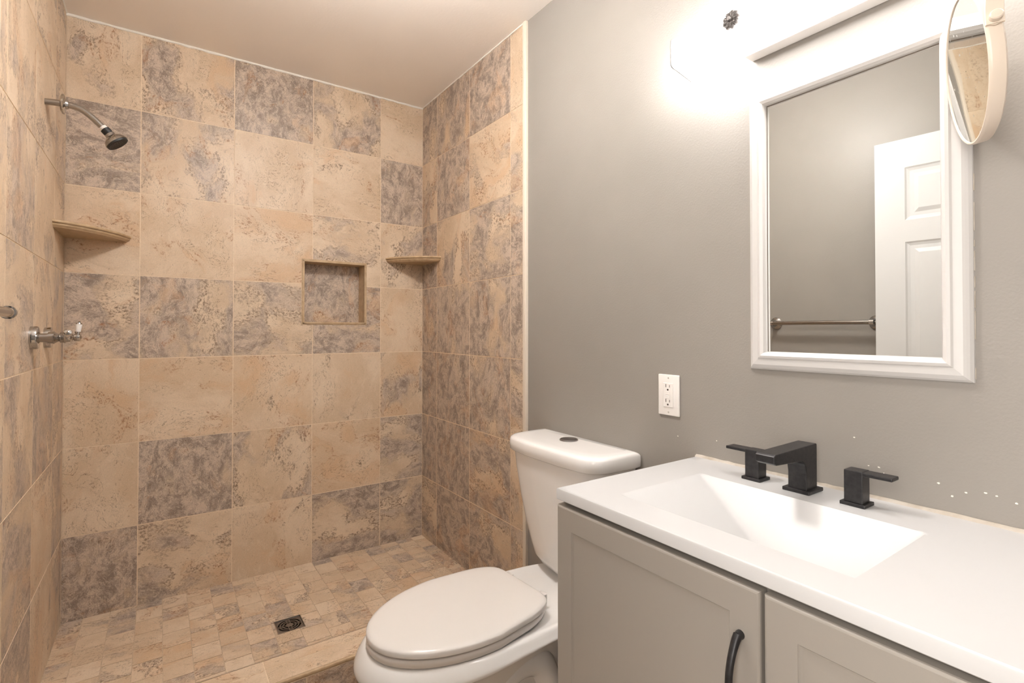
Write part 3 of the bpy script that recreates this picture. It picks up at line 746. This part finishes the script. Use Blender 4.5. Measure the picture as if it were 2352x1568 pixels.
# ------------------------------------------------------------------ corner shelves
def shelf(cx_, sx, ax, by, label):
    o_lay = [(1.4660, .016), (1.4690, .014), (1.4715, .0085), (1.4745, .0055), (1.4775, .0050), (1.4785, .0085), (1.4795, .0085), (1.4803, .0035), (1.4830, .0005), (1.4870, .0), (1.4895, .0015), (1.4910, .005)]
    rings = []
    for z, ins in o_lay:
        r = [Vector((cx_, YB, z))]
        for k in range(25):
            a = math.pi / 2 * k / 24; e = 2 / 1.45
            r.append(Vector((cx_ + sx * (ax - ins) * math.cos(a) ** e, YB - (by - ins) * math.sin(a) ** e, z)))
        rings.append(r)
    mb = MB(); mb.loft(rings); o = mb.build('corner_shelf', 'stone_edge', smooth=True, angle=40)
    return tag(o, label, 'shelf', 'corner shelves in the shower')
shelf(XL, 1, .205, .262, 'long beige stone corner shelf below the shower head')
shelf(XR, -1, .208, .222, 'shorter beige stone corner shelf in the right corner beside the niche')

# ------------------------------------------------------------------ shower head
SY = 2.134
sh = thing('shower_fixture', 'brushed nickel shower arm and round black-faced head on the left tiled wall', 'shower head', (XL, SY, 1.830))
path = smooth_path([(XL - .003, SY, 1.8300), (-.270, SY, 1.8335), (-.235, SY, 1.8325), (-.210, SY, 1.8250), (-.187, SY, 1.8080), (-.168, SY, 1.7900), (-.158, SY, 1.7800)], 6)
mb = MB(); mb.tube(path, .0098, 20); mb.build('shower_arm', 'chrome', sh, smooth=True)
mb = MB(); mb.lathe([(-.007, .024), (-.003, .0305), (.001, .031), (.004, .027), (.006, .0150), (.012, .0130)], (-.2565, SY, 1.8332), (1, 0, 0), 32); mb.build('escutcheon', 'polished', sh, smooth=True)
dv = Vector((.685, 0, -.729)).normalized(); p0 = Vector((-.1600, SY, 1.7822))
mb = MB(); mb.lathe([(0, .0112), (.0095, .0115)], p0, dv, 24); mb.build('thread_tape', 'tape', sh, smooth=True)
mb = MB(); mb.lathe([(.008, .0115), (.0095, .0138), (.022, .0140), (.0265, .0118), (.028, .009)], p0, dv, 24); mb.build('collar', 'rubber', sh, smooth=True)
hv = Vector((.62, -.06, -.78)).normalized(); p1 = p0 + dv * .024
mb = MB(); mb.lathe([(.000, .0100), (.003, .0145), (.012, .0155), (.0130, .0185), (.0220, .0290), (.0300, .0338), (.0350, .0345), (.0360, .0335)], p1, hv, 36); mb.build('head_shell', 'chrome', sh, smooth=True, angle=45)
mb = MB(); mb.lathe([(.0335, .0335), (.0415, .0325), (.0425, .030), (.0405, .0270), (.0400, .001)], p1, hv, 36); fc_ = mb.build('face_ring', 'rubber', sh, smooth=True)
mb = MB(); ax = hv; u_ = ax.orthogonal().normalized(); v_ = ax.cross(u_)
for rad, n in ((.006, 6), (.012, 12), (.018, 18), (.0235, 22)):
    for k in range(n):
        a = 2 * math.pi * k / n; q = p1 + u_ * math.cos(a) * rad + v_ * math.sin(a) * rad
        mb.lathe([(.0395, .0013), (.0425, .0010)], q, ax, 6)
mb.build('nozzles', 'chrome', sh)

# ------------------------------------------------------------------ two shower valves with porcelain levers
def valve(y, z, lever, label):
    t = thing('shower_valve', label, 'valve', (XL, y, z), 'shower valves on the left wall')
    o = (XL, y, z); X = (1, 0, 0)
    mb = MB(); mb.lathe([(-.002, .0325), (.0135, .0330), (.0160, .0315), (.0170, .0265), (.0160, .0140)], o, X, 36); mb.build('flange', 'polished', t, smooth=True)
    mb = MB(); mb.lathe([(.010, .0130), (.037, .0130), (.0372, .0165), (.048, .0170), (.0485, .0180), (.0505, .0180), (.0515, .0165), (.057, .0130), (.061, .0100), (.0615, .0120), (.063, .0120), (.0635, .0090), (.065, .0090), (.0655, .0115), (.067, .0115), (.068, .0085), (.0705, .0085)], o, X, 28)
    mb.build('stem', 'chrome', t, smooth=True)
    hub = Vector((XL + .0785, y, z))
    mb = MB(); mb.lathe([(-.009, .008), (-.007, .0115), (0, .0130), (.007, .0115), (.010, .0065), (.0120, .0045), (.013, .001)], hub, X, 24); mb.build('hub', 'polished', t, smooth=True)
    lv = Vector(lever).normalized()
    mb = MB(); mb.lathe([(.006, .0050), (.0135, .0060), (.0150, .0080), (.0180, .0082), (.0190, .0070)], hub, lv, 20); mb.build('lever_mount', 'polished', t, smooth=True); mb = MB(); mb.lathe([(.0430, .0086), (.0445, .0092), (.0475, .0080), (.0490, .0040), (.0515, .0042), (.0530, .0010)], hub, lv, 20); mb.build('lever_cap', 'polished', t, smooth=True)
    mb = MB(); mb.lathe([(.0185, .0068), (.0195, .0074), (.0420, .0090), (.0435, .0086)], hub, lv, 20); p = mb.build('lever', 'porcelain', t, smooth=True); p['label'] = 'white porcelain lever'
valve(1.960, 1.0945, (.12, -.80, .28), 'nearer shower valve, its white porcelain lever pointing out at the viewer')
valve(2.175, 1.0925, (.10, 0, 1), 'farther shower valve with its white porcelain lever standing upright')

# ------------------------------------------------------------------ towel bar on the left wall
BX = -.250; BZ = 1.1515
tb = thing('towel_bar', 'brushed nickel towel bar on the left wall, beside the open door', 'towel bar', (XL, 1.2, BZ))
mb = MB(); mb.tube([Vector((BX, .952, BZ)), Vector((BX, 1.408, BZ))], .0100, 24); mb.build('bar', 'chrome', tb, smooth=True)
for y, sg in ((.952, -1), (1.402, 1)):
    mb = MB(); mb.lathe([(-.002, .030), (.004, .0305), (.008, .027), (.013, .018), (.024, .0125), (.036, .0115)], (XL - .004, y, BZ), (1, 0, 0), 32); mb.build('mount', 'chrome', tb, smooth=True)
    mb = MB(); mb.lathe([(-.010, .0100), (-.008, .0125), (.010, .0125), (.0125, .0105), (.014, .006), (.017, .0065), (.020, .001)] if sg < 0 else [(-.010, .0100), (-.008, .0108), (.004, .0108), (.0045, .0132), (.0125, .0134), (.016, .010), (.017, .001)], (BX, y, BZ), (0, sg, 0), 28)
    mb.build('end_cap', 'polished', tb, smooth=True)

# ------------------------------------------------------------------ floor drain
dr = thing('shower_drain', 'square steel shower drain with ring-patterned grate set in the mosaic floor', 'drain', (DRX, DRY, SHZ))
mb = MB(); mb.box((DRX - DRH, DRY - DRH, SHZ - .06), (DRX + DRH, DRY + DRH, SHZ - .022)); mb.build('drain_pit', 'hole', dr)
mb = MB()
for a, b in (((-1, -1), (1, -.955)), ((-1, .955), (1, 1)), ((-1, -.955), (-.955, .955)), ((.955, -.955), (1, .955))):
    mb.box((DRX + a[0] * DRH, DRY + a[1] * DRH, SHZ - .024), (DRX + b[0] * DRH, DRY + b[1] * DRH, SHZ + .0012))
mb.build('drain_frame', 'polished', dr)
mb = MB(); S = DRH * .935; n = 72; zt = SHZ - .0015
def ringpts(fn, z): return [Vector((DRX + fn(2 * math.pi * k / n)[0], DRY + fn(2 * math.pi * k / n)[1], z)) for k in range(n)]
def sq(a):
    c, s_ = math.cos(a), math.sin(a); m_ = max(abs(c), abs(s_)); return (S * c / m_, S * s_ / m_)
def ci(r): return lambda a: (r * math.cos(a), r * math.sin(a))
def band(f0, f1):
    mb.loft([ringpts(f0, zt - .003), ringpts(f0, zt), ringpts(f1, zt), ringpts(f1, zt - .003)], False, False)
band(sq, ci(.0405)); band(ci(.0345), ci(.0305)); band(ci(.0245), ci(.0205))
mb.lathe([(-.003, .0130), (0, .0130)], (DRX, DRY, zt), (0, 0, 1), 30)
for q in range(4):
    mt = Matrix.Translation((DRX, DRY, 0)) @ Matrix.Rotation(math.pi / 2 * q, 4, 'Z')
    for off in (-.0055, .0055): mb.box((.010, off - .0012, zt - .003), (.0415, off + .0012, zt + .0002), mtx=mt)
    for rr_ in (.0275, .0375): mb.box((rr_ - .001, -.0055, zt - .003), (rr_ + .001, .0055, zt), mtx=mt)
mb.build('drain_grate', 'dark_metal', dr)

# ------------------------------------------------------------------ round makeup mirror on a swing arm
mc = Vector((1.0468, .2534, 1.5250)); RR = .1138; TH = .021
nrm = Vector((-.4213, .9004, -.1085)).normalized()
mk = thing('makeup_mirror', 'round swing-arm makeup mirror with cream rim beside the framed mirror', 'mirror', (XP, .12, 1.715))
mb = MB(); mb.lathe([(-TH, .070), (-TH, RR - .006), (-TH + .003, RR - .001), (-.004, RR + .0005), (-.001, RR), (.0005, RR - .0015), (.0003, RR - .0035), (-.0015, RR - .0042), (-.0015, .07)], mc, nrm, 72, cap=False)
mb.lathe([(-TH + .0005, .001), (-TH, .071)], mc, nrm, 72, cap=False)
mb.build('rim', 'cream_plastic', mk, smooth=True, angle=40)
mb = MB(); mb.lathe([(-.004, .001), (-.004, RR - .003), (-.0012, RR - .004), (-.0008, .001)], mc, nrm, 72, cap=False); mb.build('round_glass', 'dusty_mirror', mk, smooth=True, angle=20)
up = Vector((0, 0, 1)); side = nrm.cross(up).normalized()           # points to the viewer's side of the rim
upd = (up - nrm * up.dot(nrm)).normalized()
kd = (upd * math.cos(R(80)) - side * math.sin(R(80))).normalized(); kp = mc - nrm * .0105 + kd * RR
mb = MB(); mb.lathe([(-.002, .0085), (.003, .0092), (.0035, .0070), (.007, .0075), (.0130, .0075), (.0145, .0060), (.015, .001)], kp, kd, 28); mb.build('pivot_knob', 'cream_plastic', mk, smooth=True)
tan = nrm.cross(kd).normalized()
if tan.z < 0: tan = -tan
a0 = kp + kd * .0045
mb = MB()
path = smooth_path([a0 + Vector((0, 0, -.008)), a0 + Vector((0, 0, .03)), a0 + Vector((.004, -.010, .09)), a0 + Vector((.012, -.025, .13)), Vector((1.08, .14, 1.715)), Vector((XP - .02, .12, 1.715))], 6)
rings = []
for i, p in enumerate(path):
    t = (path[min(i + 1, len(path) - 1)] - path[max(i - 1, 0)]).normalized(); wv = nrm; wv = (wv - t * wv.dot(t)).normalized(); hv2 = t.cross(wv)
    rings.append([p + wv * a_ + hv2 * b_ for a_, b_ in ((-.0095, -.0022), (.0095, -.0022), (.0105, 0), (.0095, .0022), (-.0095, .0022), (-.0105, 0))])
mb.loft(rings); mb.build('swing_arm', 'cream_plastic', mk, smooth=True)
mb = MB(); mb.box((XP - .022, .098, 1.675), (XP, .142, 1.755), .004); mb.build('wall_bracket', 'cream_plastic', mk, smooth=True)

# small white chips in the wall paint above the counter
wr = bpy.data.objects['wall_right']
for (y, z, r) in CHIPS:
    mb = MB(); n = 9; a0 = random.uniform(0, 6)
    rg = [(r * random.uniform(.6, 1.2) * math.cos(a0 + 2 * math.pi * k / n) * 1.3, r * random.uniform(.6, 1.1) * math.sin(a0 + 2 * math.pi * k / n)) for k in range(n)]
    mb.loft([[Vector((XP + .0005, y + a, z + b)) for a, b in rg], [Vector((XP - .0003, y + a, z + b)) for a, b in rg]]); o = mb.build('paint_chip', 'caulk_white', wr); struct(o)
